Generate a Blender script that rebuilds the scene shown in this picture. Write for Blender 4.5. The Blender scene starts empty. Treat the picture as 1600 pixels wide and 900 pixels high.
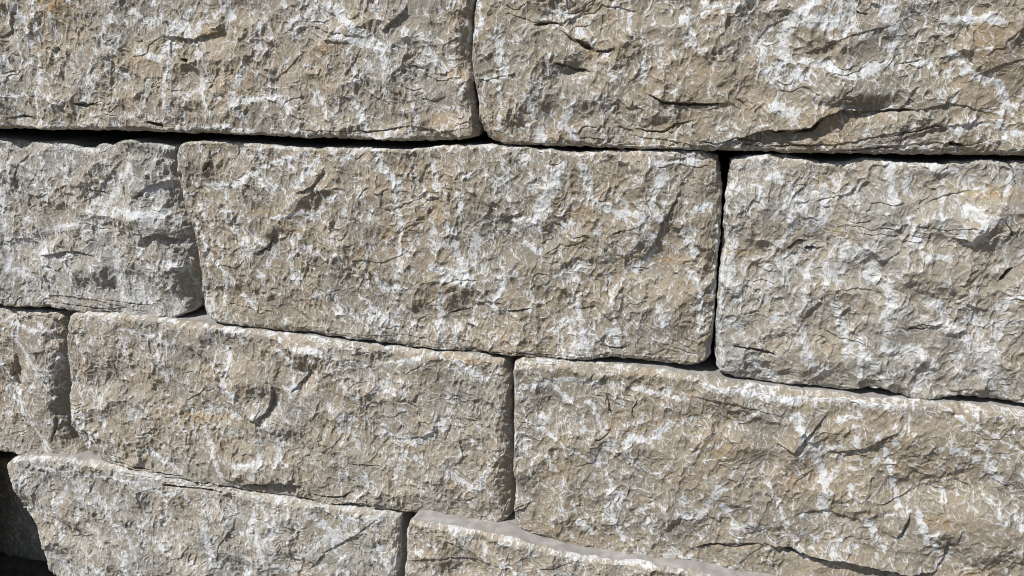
import bpy, math
import numpy as np
from mathutils import Matrix, Vector, Euler

# ------------------------------------------------------------------ camera, sky, sun, exposure
SC = bpy.context.scene
C = SC.collection
R = math.radians
CAM = (0.0, -1.13, 1.50)
YAW, PITCH, TANH = R(15.5), R(16.0), 0.66
cam_d = bpy.data.cameras.new('camera')
cam = bpy.data.objects.new('camera', cam_d)
C.objects.link(cam)
cam.location = CAM
cam.rotation_euler = (R(90) - PITCH, 0, YAW)
cam_d.sensor_width = 36
cam_d.lens = 18 / TANH
cam_d.clip_start = 0.01
cam_d.clip_end = 500
SC.camera = cam

SUN_AZ, SUN_EL = 36.0, 52.0          # azimuth to the left of the wall's normal, elevation
sd = Vector((-math.sin(R(SUN_AZ)) * math.cos(R(SUN_EL)), -math.cos(R(SUN_AZ)) * math.cos(R(SUN_EL)), math.sin(R(SUN_EL))))
W = bpy.data.worlds.new('World')
SC.world = W
W.use_nodes = True
nt = W.node_tree
sky = nt.nodes.new('ShaderNodeTexSky')
sky.sky_type = 'NISHITA'
sky.sun_disc = False
sky.sun_elevation = R(SUN_EL)
sky.sun_rotation = math.atan2(sd.x, sd.y)
nt.links.new(sky.outputs[0], nt.nodes['Background'].inputs[0])
nt.nodes['Background'].inputs[1].default_value = 0.055
sun_d = bpy.data.lights.new('sun', 'SUN')
sun_d.energy = 4.6
sun_d.angle = R(0.5)
sun_d.color = (1.0, 0.965, 0.915)
sun = bpy.data.objects.new('sun', sun_d)
C.objects.link(sun)
sun.location = (-2, -3, 5)
sun.rotation_euler = sd.to_track_quat('Z', 'Y').to_euler()
SC.view_settings.view_transform = 'Standard'
SC.view_settings.look = 'None'
SC.view_settings.gamma = 1
SC.view_settings.use_curve_mapping = False
SC.view_settings.exposure = 0.29
SC.render.engine = 'CYCLES'
SC.cycles.max_bounces = 6
SC.cycles.filter_width = 1.0

# ------------------------------------------------------------------ measuring: photo survey -> wall coordinates
ROT = np.array(Euler(cam.rotation_euler).to_matrix())

def wall(px, py, y=0.0):
    """Point of the upright plane at depth y seen at survey coordinates (1600 x 900)."""
    px = np.asarray(px, float); py = np.asarray(py, float)
    d = np.stack([(px - 800) / 800 * TANH, -(py - 450) / 800 * TANH, -np.ones_like(px)], -1) @ ROT.T
    t = (y - CAM[1]) / d[..., 1]
    return CAM[0] + t * d[..., 0], CAM[2] + t * d[..., 2]

def WP(pts, y=0.0):
    a = np.array(pts, float)
    x, z = wall(a[:, 0], a[:, 1], y)
    return np.stack([x, z], -1)

# ------------------------------------------------------------------ noise
def h2(ix, iz, seed):
    a = (ix.astype(np.int64) * 374761393 + iz.astype(np.int64) * 668265263 + seed * 2246822519) & 0xFFFFFFFF
    a = ((a ^ (a >> 13)) * 1274126177) & 0xFFFFFFFF
    a = ((a ^ (a >> 15)) * 2246822519) & 0xFFFFFFFF
    return a ^ (a >> 16)

def rnd(ix, iz, seed):
    return (h2(ix, iz, seed) & 0xFFFFFF).astype(np.float32) / np.float32(0xFFFFFF)

def perlin(x, z, seed):
    x0 = np.floor(x); z0 = np.floor(z)
    fx = (x - x0).astype(np.float32); fz = (z - z0).astype(np.float32)
    ix = x0.astype(np.int64); iz = z0.astype(np.int64)
    u = fx * fx * fx * (fx * (fx * 6 - 15) + 10); v = fz * fz * fz * (fz * (fz * 6 - 15) + 10)
    def g(dx, dz):
        a = rnd(ix + dx, iz + dz, seed) * np.float32(6.2831853)
        return np.cos(a) * (fx - dx) + np.sin(a) * (fz - dz)
    a = g(0, 0); b = g(1, 0); c = g(0, 1); d = g(1, 1)
    return ((a + (b - a) * u) * (1 - v) + (c + (d - c) * u) * v) * np.float32(1.45)

def fbm(x, z, s, seed, octv=3, gain=0.5, sx=1.0, sz=1.0):
    o = 0; a = 1.0; f = 1.0 / s; t = 0
    for k in range(octv):
        o = o + a * perlin(x * f * sx + 17.3 * k, z * f * sz - 9.1 * k, seed + k * 31)
        t += a; a *= gain; f *= 2.03
    return o / t

def scoops(x, z, s, seed, curv=1.0, tilt=0.5, amp=0.55):
    """Conchoidal flakes: overlapping hollow scoops meeting in sharp arrises. -> height / s, distance to arris"""
    X = x / s; Z = z / s
    x0 = np.floor(X).astype(np.int64); z0 = np.floor(Z).astype(np.int64)
    m1 = np.full(X.shape, 9e9, np.float32); m2 = m1.copy()
    for i in (-1, 0, 1):
        for j in (-1, 0, 1):
            cx = x0 + i; cz = z0 + j
            h = h2(cx, cz, seed)
            ra = (h & 255).astype(np.float32) / 255; rb = ((h >> 8) & 255).astype(np.float32) / 255
            rc = ((h >> 16) & 255).astype(np.float32) / 255; rd = ((h >> 24) & 255).astype(np.float32) / 255
            dx = (X - cx - ra).astype(np.float32); dz = (Z - cz - rb).astype(np.float32)
            an = rd * np.float32(6.2831853)
            v = curv * (dx * dx + dz * dz) + amp * rc + tilt * (np.cos(an) * dx + np.sin(an) * dz)
            m2 = np.minimum(m2, np.maximum(m1, v)); m1 = np.minimum(m1, v)
    return m1, m2 - m1

def sst(a, b, x):
    t = np.clip((x - a) / (b - a), 0, 1)
    return t * t * (3 - 2 * t)

# ------------------------------------------------------------------ what the survey shows on the faces
# ledge: the stone above (to the left of travel, i.e. the upper side when drawn left to right) stands proud of the stone below
# (points, step in mm, reach above in mm, reach below in mm)
LEDGES = [
    # top right block
    ([(1120, 228), (1160, 214), (1200, 202), (1240, 204), (1262, 200), (1282, 182), (1310, 172), (1350, 173), (1385, 172)], 17, 50, 20),
    ([(1180, 206), (1232, 206), (1262, 200), (1290, 178), (1320, 172)], 9, 16, 14),
    ([(1300, 178), (1345, 152), (1385, 160)], 10, 16, 12),
    ([(1190, 214), (1260, 226), (1330, 222), (1400, 205), (1450, 196)], 5, 14, 10),
    ([(1370, 173), (1430, 172), (1480, 160), (1545, 175)], 5, 14, 12),
    ([(1380, 222), (1430, 208), (1480, 196), (1540, 190)], 5, 12, 8),
    ([(1320, 235), (1400, 226), (1460, 222), (1520, 226)], 4, 8, 6),
    ([(1476, 222), (1490, 224), (1506, 226)], 6, 8, 5),
    ([(1010, 145), (1040, 159), (1085, 163), (1140, 161)], 7, 26, 14),
    ([(876, 46), (895, 58), (912, 70), (924, 76), (930, 74)], 11, 13, 9),
    ([(930, 80), (945, 81), (962, 76)], 6, 9, 8),
    ([(866, 98), (880, 100), (900, 108), (925, 112)], 9, 16, 16),
    ([(836, 42), (852, 34), (875, 36), (895, 30), (925, 12)], 7, 14, 16),
    ([(992, 200), (1015, 205), (1036, 206), (1056, 192), (1090, 187)], 5, 14, 10),
    ([(905, 215), (925, 213), (950, 218)], 4, 9, 6),
    ([(945, 172), (968, 155), (990, 172)], 4, 12, 14),
    ([(1250, 85), (1290, 72), (1330, 55), (1390, 40)], 5, 20, 18),
    ([(1520, 120), (1560, 100), (1600, 90)], 5, 16, 12),
    ([(1180, 70), (1200, 40), (1230, 30)], 4, 16, 14),
    ([(980, 210), (1040, 218), (1090, 228), (1140, 226)], 4, 9, 7),
    # top left block
    ([(120, 160), (135, 166), (152, 160), (165, 157)], 5, 13, 8),
    ([(20, 182), (45, 182), (64, 184)], 6, 10, 7),
    ([(230, 190), (246, 192), (262, 196)], 6, 9, 6),
    ([(290, 97), (300, 94)], 8, 5, 6),
    ([(130, 162), (140, 162)], 8, 5, 6),
    ([(85, 78), (100, 77)], 8, 6, 7),
    ([(260, 55), (310, 62), (358, 45)], 11, 24, 18),
    ([(540, 120), (560, 96), (570, 75)], 5, 14, 16),
    ([(600, 50), (625, 30), (640, 8)], 11, 22, 20),
    ([(655, 150), (680, 158), (700, 150)], 4, 14, 12),
    ([(560, 205), (600, 203), (640, 196), (700, 205), (735, 200)], 4, 8, 10),
    ([(420, 130), (450, 110), (480, 80)], 4, 14, 16),
    ([(0, 60), (20, 45), (32, 5)], 10, 18, 26),
    ([(170, 200), (210, 196), (260, 204), (330, 206)], 4, 8, 8),
    # middle left block
    ([(210, 310), (235, 290), (265, 282)], 11, 28, 22),
    ([(125, 320), (150, 300), (190, 250)], 6, 24, 20),
    ([(215, 385), (225, 372), (250, 364), (290, 378)], 14, 34, 20),
    ([(128, 294), (150, 300), (172, 302)], 4, 10, 8),
    ([(60, 400), (120, 392), (150, 400)], 11, 30, 22),
    ([(70, 462), (110, 460), (160, 470), (200, 482)], 5, 12, 12),
    ([(150, 472), (175, 480), (230, 486)], 4, 8, 8),
    ([(20, 280), (24, 262), (40, 240)], 5, 12, 10),
    # big middle block
    ([(324, 266), (334, 250), (330, 232)], 8, 13, 18),
    ([(405, 396), (420, 385), (430, 372), (434, 350)], 7, 20, 16),
    ([(350, 412), (375, 416), (390, 402)], 4, 12, 12),
    ([(470, 300), (495, 290), (512, 262)], 11, 34, 22),
        ([(740, 476), (765, 470), (790, 474)], 5, 16, 14),
    
    ([(790, 484), (812, 482), (830, 480)], 6, 8, 8),
    ([(664, 312), (680, 312), (696, 316)], 5, 10, 9),
    ([(1000, 408), (1028, 372), (1040, 340), (1065, 295)], 11, 55, 30),
    ([(955, 366), (975, 360), (1000, 352)], 4, 10, 8),
    ([(985, 420), (1000, 424), (1015, 420)], 3, 8, 8),
    ([(1090, 530), (1096, 522), (1110, 518)], 5, 9, 6),
    ([(942, 536), (962, 540), (982, 540)], 5, 12, 10),
    ([(840, 560), (900, 558), (950, 548), (975, 556)], 3, 7, 7),
    ([(560, 522), (640, 520), (720, 540)], 3, 8, 7),
    ([(900, 480), (930, 476), (960, 500)], 5, 24, 18),
    ([(560, 400), (600, 410), (640, 392)], 4, 24, 20),
    # right middle block
    ([(1228, 388), (1248, 375), (1262, 374)], 6, 10, 12),
    ([(1258, 386), (1274, 388), (1290, 384)], 7, 9, 8),
    ([(1140, 538), (1165, 540), (1195, 545), (1215, 553)], 5, 16, 14),
    ([(1364, 408), (1385, 402), (1405, 390)], 5, 20, 14),
    ([(1275, 315), (1300, 310), (1335, 298)], 5, 26, 22),
    ([(1410, 510), (1440, 502), (1472, 508)], 5, 14, 12),
    ([(1508, 384), (1530, 375), (1550, 352), (1556, 338)], 4, 26, 20),
    ([(1440, 318), (1480, 306), (1520, 296)], 5, 14, 12),
    ([(1560, 440), (1570, 425), (1582, 415)], 8, 12, 9),
    ([(1122, 580), (1140, 578), (1150, 576)], 4, 6, 5),
    ([(1300, 452), (1340, 448), (1380, 456)], 4, 22, 20),
    ([(1480, 610), (1520, 606), (1570, 614)], 4, 12, 9),
    # third course
    ([(402, 652), (424, 640), (432, 618), (434, 596)], 15, 24, 24),
    ([(464, 605), (485, 585), (490, 566)], 12, 28, 24),
    ([(300, 620), (325, 606), (332, 598)], 5, 22, 20),
    ([(388, 752), (415, 746), (450, 748), (480, 752)], 20, 30, 12),
    ([(250, 738), (300, 750), (350, 762), (390, 764)], 7, 14, 12),
    ([(180, 716), (210, 724), (250, 734), (290, 742)], 7, 12, 12),
    ([(490, 762), (515, 770), (545, 766), (560, 760)], 7, 12, 9),
    ([(552, 718), (580, 720), (612, 724)], 4, 9, 8),
    ([(500, 700), (530, 690), (545, 668)], 4, 18, 12),
    ([(340, 668), (352, 652), (358, 640)], 4, 8, 10),
    ([(640, 680), (670, 675), (690, 664)], 6, 24, 18),
    ([(625, 570), (640, 580), (670, 560)], 5, 26, 20),
    ([(712, 700), (700, 680), (712, 650)], 3, 16, 12),
    ([(780, 560), (760, 600), (772, 640)], 4, 20, 20),
    ([(19, 600), (24, 575), (22, 552)], 12, 12, 14),
    ([(84, 690), (90, 664), (88, 640)], 9, 12, 12),
    ([(930, 678), (945, 674), (957, 664)], 4, 12, 12),
    ([(952, 640), (955, 622), (950, 608)], 4, 8, 8),
    ([(990, 650), (992, 630), (1000, 612)], 3, 10, 10),
    ([(900, 720), (930, 712), (940, 690)], 4, 16, 12),
    ([(805, 790), (830, 780), (836, 765)], 4, 9, 9),
    ([(1300, 700), (1350, 690), (1400, 660)], 11, 40, 26),
    ([(1375, 780), (1400, 770), (1425, 756)], 5, 16, 14),
    ([(1390, 748), (1415, 735), (1430, 722)], 5, 16, 14),
    ([(1395, 830), (1408, 815), (1418, 790)], 12, 34, 16),
    ([(1475, 846), (1490, 830), (1496, 812)], 6, 20, 14),
    ([(1458, 878), (1470, 860), (1472, 830)], 11, 28, 16),
    ([(1072, 846), (1105, 838), (1160, 836), (1200, 838)], 8, 12, 16),
    ([(1160, 822), (1180, 816), (1200, 812)], 4, 9, 9),
    ([(1196, 838), (1240, 850), (1290, 862), (1340, 868), (1400, 884), (1460, 881)], 22, 34, 16),
    ([(1150, 870), (1180, 848), (1200, 838)], 4, 10, 12),
    ([(1240, 790), (1290, 784), (1350, 806)], 6, 30, 24),
    ([(1000, 762), (1020, 764), (1030, 770)], 3, 10, 12),
    ([(1460, 690), (1480, 732), (1520, 760)], 4, 16, 16),
    ([(850, 860), (900, 850), (930, 838)], 4, 12, 10),
    ([(1080, 610), (1150, 620), (1220, 640)], 5, 30, 26),
    ([(1210, 680), (1240, 690), (1290, 640)], 11, 36, 26),
    # bottom course
    ([(45, 840), (62, 842), (82, 840)], 4, 7, 7),
    ([(284, 860), (300, 855), (310, 838)], 5, 14, 14),
    ([(352, 846), (372, 820), (380, 800)], 5, 22, 20),
    ([(210, 815), (214, 806), (218, 800)], 5, 7, 8),
    ([(225, 760), (260, 752), (300, 760)], 4, 20, 18),
    ([(490, 882), (520, 850), (560, 826), (600, 800)], 7, 40, 26),
    ([(640, 850), (690, 842), (780, 850), (830, 862)], 6, 18, 26),
    ([(120, 830), (160, 825), (200, 840)], 5, 26, 26),
    ([(50, 800), (66, 780), (74, 750)], 4, 18, 16),
]
# pale lime streaks and patches: (points, half width in mm)
CHALK = [
    ([(30, 10), (50, 45), (55, 70)], 7), ([(60, 5), (68, 60)], 8), ([(85, 20), (92, 55)], 6), ([(15, 90), (20, 105)], 5),
    ([(68, 90), (72, 130), (66, 160), (68, 190)], 7), ([(0, 152), (50, 148)], 7), ([(145, 110), (142, 150), (140, 160)], 8),
    ([(85, 165), (110, 158)], 4), ([(210, 15), (235, 40), (255, 30)], 10), ([(275, 35), (272, 60), (255, 95), (235, 85), (222, 82)], 7),
    ([(290, 40), (305, 55)], 11), ([(270, 60), (272, 110), (262, 150), (285, 195)], 7), ([(235, 128), (230, 168)], 5), ([(190, 110), (205, 122)], 6),
    ([(312, 65), (318, 140), (330, 170)], 5), ([(385, 100), (370, 150), (385, 190)], 9), ([(370, 160), (440, 150), (460, 175)], 9),
    ([(520, 10), (540, 30), (560, 45), (600, 75)], 12), ([(540, 60), (590, 70), (610, 95)], 10), ([(635, 45), (645, 65)], 6), ([(665, 60), (675, 95), (700, 110)], 9),
    ([(580, 95), (570, 120)], 6), ([(505, 150), (520, 190)], 6), ([(560, 165), (575, 200)], 7), ([(650, 165), (655, 190)], 6), ([(460, 35), (500, 10)], 8),
    ([(180, 20), (165, 60)], 4), ([(345, 20), (360, 5)], 5), ([(415, 20), (430, 60)], 5), ([(180, 190), (200, 200)], 6), ([(300, 200), (370, 195)], 5),
    ([(750, 5), (755, 40), (740, 60)], 7), ([(780, 50), (785, 90), (790, 120)], 10), ([(785, 140), (785, 200)], 5), ([(865, 18), (900, 28)], 7),
    ([(905, 50), (925, 65)], 7), ([(985, 0), (985, 45)], 4), ([(1010, 85), (1005, 130)], 6), ([(1065, 30), (1085, 60)], 6), ([(1070, 60), (1100, 80)], 8),
    ([(900, 160), (880, 190), (900, 215)], 8), ([(690, 20), (720, 5)], 5), ([(1100, 5), (1130, 15), (1180, 0)], 6),
    ([(1270, 5), (1235, 35), (1225, 70), (1222, 110), (1190, 115)], 13), ([(1240, 30), (1300, 35), (1318, 45)], 11), ([(1310, 5), (1315, 40)], 5),
    ([(1370, 10), (1395, 30), (1402, 60), (1385, 95), (1350, 112)], 9), ([(1255, 95), (1290, 100), (1330, 125)], 8), ([(1210, 165), (1240, 180)], 13),
    ([(1420, 95), (1450, 100)], 7), ([(1490, 85), (1520, 120), (1560, 130), (1575, 170)], 8), ([(1480, 30), (1560, 30)], 8), ([(1490, 200), (1520, 190)], 12), ([(1560, 190), (1570, 220)], 5),
    # middle left
    ([(60, 250), (75, 300)], 5), ([(40, 345), (30, 375), (80, 360), (130, 350)], 9), ([(205, 260), (165, 320), (150, 370)], 9), ([(230, 300), (265, 285)], 9),
    ([(180, 330), (260, 340)], 12), ([(0, 300), (15, 420), (60, 440)], 10), ([(250, 410), (290, 420)], 10), ([(180, 390), (190, 470)], 10), ([(90, 250), (100, 290)], 4),
    # big middle
    ([(325, 285), (370, 290), (400, 270), (430, 300)], 6), ([(365, 330), (375, 370)], 6), ([(410, 230), (415, 260), (460, 245)], 6), ([(310, 345), (330, 400), (370, 440)], 6),
    ([(470, 290), (500, 250)], 8), ([(430, 340), (480, 330), (520, 350)], 5), ([(450, 380), (460, 440)], 5), ([(470, 350), (500, 330), (540, 300)], 6),
    ([(590, 230), (600, 260), (625, 290)], 7), ([(615, 270), (630, 350), (625, 430)], 6), ([(675, 250), (685, 300)], 7), ([(720, 300), (722, 330)], 6), ([(785, 240), (795, 290), (805, 330)], 5),
    ([(878, 262), (868, 285), (850, 312), (838, 352)], 15), ([(800, 345), (840, 340)], 6), ([(710, 360), (715, 400), (740, 440)], 6), ([(745, 370), (735, 410), (700, 435), (735, 440)], 12),
    ([(680, 415), (730, 430)], 9), ([(790, 435), (780, 460), (770, 480)], 7), ([(910, 260), (925, 310), (960, 330), (1005, 335)], 7), ([(1040, 270), (1020, 310), (1030, 340)], 9),
    ([(820, 380), (840, 390)], 6), ([(900, 460), (910, 510), (920, 540)], 6), ([(955, 460), (965, 540)], 5), ([(1075, 420), (1095, 440), (1095, 520)], 7), ([(1080, 330), (1110, 320)], 8),
    ([(1070, 360), (1085, 395)], 8), ([(690, 460), (690, 520)], 8), ([(520, 450), (540, 500)], 5), ([(590, 430), (600, 450), (640, 450)], 8), ([(560, 460), (610, 500)], 5), ([(1015, 255), (1100, 250)], 5),
    ([(540, 250), (560, 230)], 6), ([(1030, 480), (1040, 510)], 6), ([(870, 430), (900, 420)], 6), ([(380, 460), (400, 480)], 6),
    # right middle
    ([(1190, 300), (1188, 320)], 7), ([(1240, 305), (1235, 360), (1220, 380)], 7), ([(1245, 305), (1255, 320)], 6), ([(1290, 290), (1285, 350)], 6), ([(1390, 250), (1395, 320)], 8),
    ([(1420, 270), (1415, 300)], 7), ([(1515, 330), (1540, 340), (1520, 370)], 13), ([(1420, 340), (1440, 400), (1480, 400)], 6), ([(1225, 400), (1225, 440)], 8), ([(1290, 410), (1310, 440)], 7),
    ([(1370, 400), (1350, 430), (1390, 450)], 8), ([(1390, 460), (1385, 510)], 12), ([(1300, 470), (1320, 520), (1325, 545)], 7), ([(1250, 510), (1260, 560), (1290, 580)], 11),
    ([(1175, 560), (1190, 575), (1210, 590)], 9), ([(1345, 520), (1340, 580)], 5), ([(1380, 545), (1430, 540), (1455, 570), (1430, 610)], 8), ([(1460, 470), (1480, 510), (1510, 530), (1540, 550)], 9),
    ([(1540, 560), (1550, 600)], 8), ([(1150, 350), (1140, 440)], 7), ([(1130, 350), (1122, 560)], 5), ([(1560, 480), (1590, 460)], 8), ([(1130, 500), (1160, 510)], 7), ([(1570, 300), (1590, 260)], 6),
    # third course
    ([(20, 520), (45, 560), (75, 590)], 8), ([(0, 560), (40, 640), (80, 700)], 7), ([(60, 510), (90, 530)], 8), ([(10, 500), (60, 520)], 7), ([(130, 520), (140, 560)], 5),
    ([(200, 512), (250, 520), (270, 590)], 5), ([(360, 540), (370, 560), (355, 610)], 7), ([(335, 630), (380, 640), (385, 650)], 7), ([(440, 540), (460, 560), (470, 600)], 7), ([(470, 540), (510, 545)], 6),
    ([(125, 640), (150, 690)], 8), ([(240, 700), (290, 730)], 9), ([(330, 660), (350, 720), (360, 745)], 9), ([(380, 720), (420, 715)], 9), ([(450, 680), (440, 720)], 7), ([(530, 640), (560, 650)], 8),
    ([(540, 590), (560, 620)], 7), ([(590, 565), (640, 560), (660, 555)], 7), ([(720, 560), (760, 590), (740, 570)], 8), ([(600, 670), (660, 690), (700, 650)], 7), ([(710, 730), (750, 760), (770, 720)], 9), ([(640, 700), (620, 740)], 5),
    ([(820, 600), (870, 590), (900, 585), (935, 590)], 7), ([(850, 640), (853, 670)], 6), ([(870, 600), (895, 620)], 7), ([(925, 620), (945, 665)], 5), ([(860, 700), (870, 720)], 7), ([(900, 770), (905, 790)], 5), ([(910, 800), (930, 820)], 8), ([(960, 790), (975, 830)], 6),
    ([(1060, 790), (1090, 800), (1110, 770), (1130, 750)], 8), ([(1130, 775), (1150, 810), (1180, 805)], 8), ([(985, 670), (1020, 680), (1050, 650)], 8), ([(1100, 590), (1150, 600), (1200, 612), (1300, 615), (1390, 625)], 6),
    ([(1240, 640), (1270, 690), (1285, 740), (1285, 790)], 10), ([(1250, 700), (1300, 690)], 8), ([(1200, 740), (1230, 810)], 6), ([(1310, 650), (1340, 640)], 6), ([(1380, 690), (1400, 780)], 6), ([(1350, 800), (1375, 840)], 8),
    ([(1480, 690), (1510, 700), (1555, 740)], 6), ([(1525, 680), (1545, 720)], 6), ([(1430, 790), (1440, 830)], 6), ([(1450, 820), (1455, 850)], 7), ([(1580, 790), (1600, 830)], 6), ([(1490, 640), (1600, 700)], 4),
    ([(830, 650), (940, 720)], 4), ([(1000, 600), (1060, 615)], 6), ([(1240, 850), (1260, 860)], 7),
    # bottom course
    ([(20, 720), (30, 760), (60, 800), (70, 860)], 7), ([(120, 750), (100, 790)], 6), ([(145, 755), (135, 800)], 7), ([(170, 770), (190, 810), (210, 820)], 7), ([(75, 720), (160, 735), (250, 745)], 4), ([(275, 770), (270, 840)], 5),
    ([(250, 830), (280, 850)], 7), ([(100, 800), (110, 830)], 8), ([(210, 850), (215, 890)], 8), ([(160, 870), (180, 890)], 9), ([(330, 810), (345, 870)], 10), ([(240, 755), (300, 760)], 6), ([(415, 830), (430, 870), (470, 880)], 9),
    ([(410, 790), (400, 840)], 6), ([(490, 790), (540, 830), (570, 820)], 9), ([(480, 860), (560, 800), (600, 800)], 8), ([(600, 840), (612, 870)], 7), ([(640, 820), (650, 860), (640, 890)], 5), ([(800, 850), (850, 880), (900, 870)], 8), ([(860, 870), (960, 890)], 6),
]
# rusty and honey coloured stains: (x, y, radius x, radius y in mm, strength)
STAIN = [(85, 8, 32, 14, 1.0), (76, 55, 10, 18, .5), (210, 95, 40, 16, .45), (355, 50, 60, 16, .45), (712, 118, 13, 12, 1.2), (700, 190, 34, 14, .6), (925, 84, 5, 7, 1.4), (505, 75, 10, 6, .8),
         (370, 135, 40, 36, .4), (1320, 185, 60, 14, .5), (1110, 105, 20, 8, .5), (1545, 60, 20, 30, .4), (670, 335, 34, 22, .55), (620, 350, 40, 40, .4), (400, 330, 50, 6, .5), (1020, 404, 50, 4, .7),
         (1160, 395, 26, 5, .9), (1315, 362, 10, 6, 1.0), (1550, 300, 44, 8, .9), (1500, 295, 50, 7, .6), (1525, 522, 12, 8, .9), (1290, 450, 40, 16, .5), (1340, 470, 40, 20, .4), (330, 645, 60, 8, .9), (290, 655, 60, 30, .5), (370, 580, 50, 30, .3),
         (1130, 690, 46, 20, .6), (1020, 778, 26, 8, .8), (1240, 740, 90, 40, .35), (1460, 800, 26, 10, .7), (1580, 560, 30, 20, .6), (540, 655, 30, 20, .3), (740, 558, 50, 7, .6), (490, 880, 50, 20, .3), (1500, 880, 60, 20, .3), (860, 310, 30, 14, .2)]
# hollows and swellings: (x, y, radius x, radius y in mm, depth in mm; negative = hollow), turned by degrees
BUMPS = [(1080, 290, 24, 50, -7, 25), (1020, 300, 40, 60, 5, 20), (60, 380, 40, 20, -8, 20), (240, 345, 45, 25, 8, 0), (210, 300, 22, 50, 6, -20), (150, 420, 40, 20, 6, 0), (270, 410, 28, 30, 8, 0), (230, 240, 20, 18, -7, 0), (350, 460, 60, 30, -7, 0), (450, 290, 60, 40, 6, 0), (480, 460, 60, 40, -3, 0),
         (560, 330, 60, 60, 5, 0), (640, 260, 60, 30, -3, 0), (720, 500, 70, 34, -7, 0), (660, 440, 50, 40, 5, 0), (860, 320, 20, 60, 5, -20), (960, 300, 60, 50, -6, 0), (990, 430, 90, 40, -7, 20), (1050, 480, 40, 60, 6, 0), (1085, 320, 20, 60, 6, 10), (860, 420, 70, 30, 5, 20),
         (1290, 280, 30, 30, -6, 0), (1340, 270, 30, 40, -4, 0), (1230, 340, 60, 40, 5, 0), (1390, 500, 60, 60, 6, 0), (1525, 345, 24, 24, 4, 0), (1560, 400, 36, 26, -4, 0), (1450, 430, 50, 40, 5, 0), (1530, 500, 50, 40, -4, 0), (1260, 560, 60, 26, 4, 0),
         (20, 600, 26, 40, -7, 0), (60, 640, 30, 50, 6, 0), (220, 590, 60, 50, -3, 0), (400, 590, 46, 30, 6, 0), (425, 625, 26, 26, -8, 40), (485, 585, 26, 26, -8, 40), (360, 720, 60, 30, 7, 0), (600, 690, 70, 30, -5, 0), (750, 740, 40, 50, 6, 0), (640, 600, 80, 30, -4, 0), (220, 680, 80, 30, 5, 0),
         (860, 630, 30, 40, -6, 0), (940, 580, 60, 14, 5, 0), (1030, 600, 60, 16, -5, 0), (1100, 650, 60, 26, -5, 0), (1000, 690, 50, 20, 4, 0), (1130, 740, 80, 40, 6, 0), (1300, 640, 50, 30, -6, 20), (1240, 700, 22, 80, 5, -25), (1330, 690, 50, 40, -6, 0), (1430, 680, 50, 30, 5, 0), (1520, 740, 60, 30, -5, 0), (1340, 820, 60, 22, 7, 0), (1560, 820, 50, 40, 6, 0), (1450, 750, 50, 26, -4, 20), (900, 800, 60, 40, 4, 0), (1050, 780, 50, 30, 3, 0),
         (130, 830, 36, 26, -7, 0), (300, 860, 40, 40, 5, 0), (380, 830, 20, 40, -6, 30), (60, 760, 40, 30, 5, 0), (240, 790, 60, 26, -4, 0), (560, 850, 50, 30, -8, -30), (450, 800, 50, 26, 5, 0), (720, 870, 60, 24, -7, 0), (880, 890, 40, 20, 4, 0),
         (120, 40, 22, 24, -5, 0), (10, 40, 16, 40, -12, 0), (380, 15, 22, 16, -6, 0), (250, 150, 60, 40, 4, 0), (330, 120, 50, 40, -4, 0), (560, 50, 60, 36, 6, 0), (640, 30, 26, 40, -6, 0), (610, 140, 50, 40, 4, 0), (690, 90, 26, 50, -4, 0), (450, 140, 50, 40, -3, 0), (60, 120, 50, 40, 4, 0),
         (860, 30, 34, 16, -7, 0), (900, 106, 34, 12, -8, 20), (870, 65, 26, 18, -4, 0), (1060, 140, 60, 26, 6, 0), (1180, 40, 26, 60, -5, 0), (1270, 60, 50, 50, 5, 0), (1360, 70, 60, 40, -4, 20), (1300, 140, 60, 30, 6, 0), (1350, 165, 50, 10, -9, 0), (1450, 60, 50, 40, -5, 0), (1550, 60, 40, 60, 5, 0), (800, 150, 50, 50, 4, 0), (960, 190, 50, 26, -4, 0), (1480, 160, 60, 30, 5, 0)]

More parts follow.
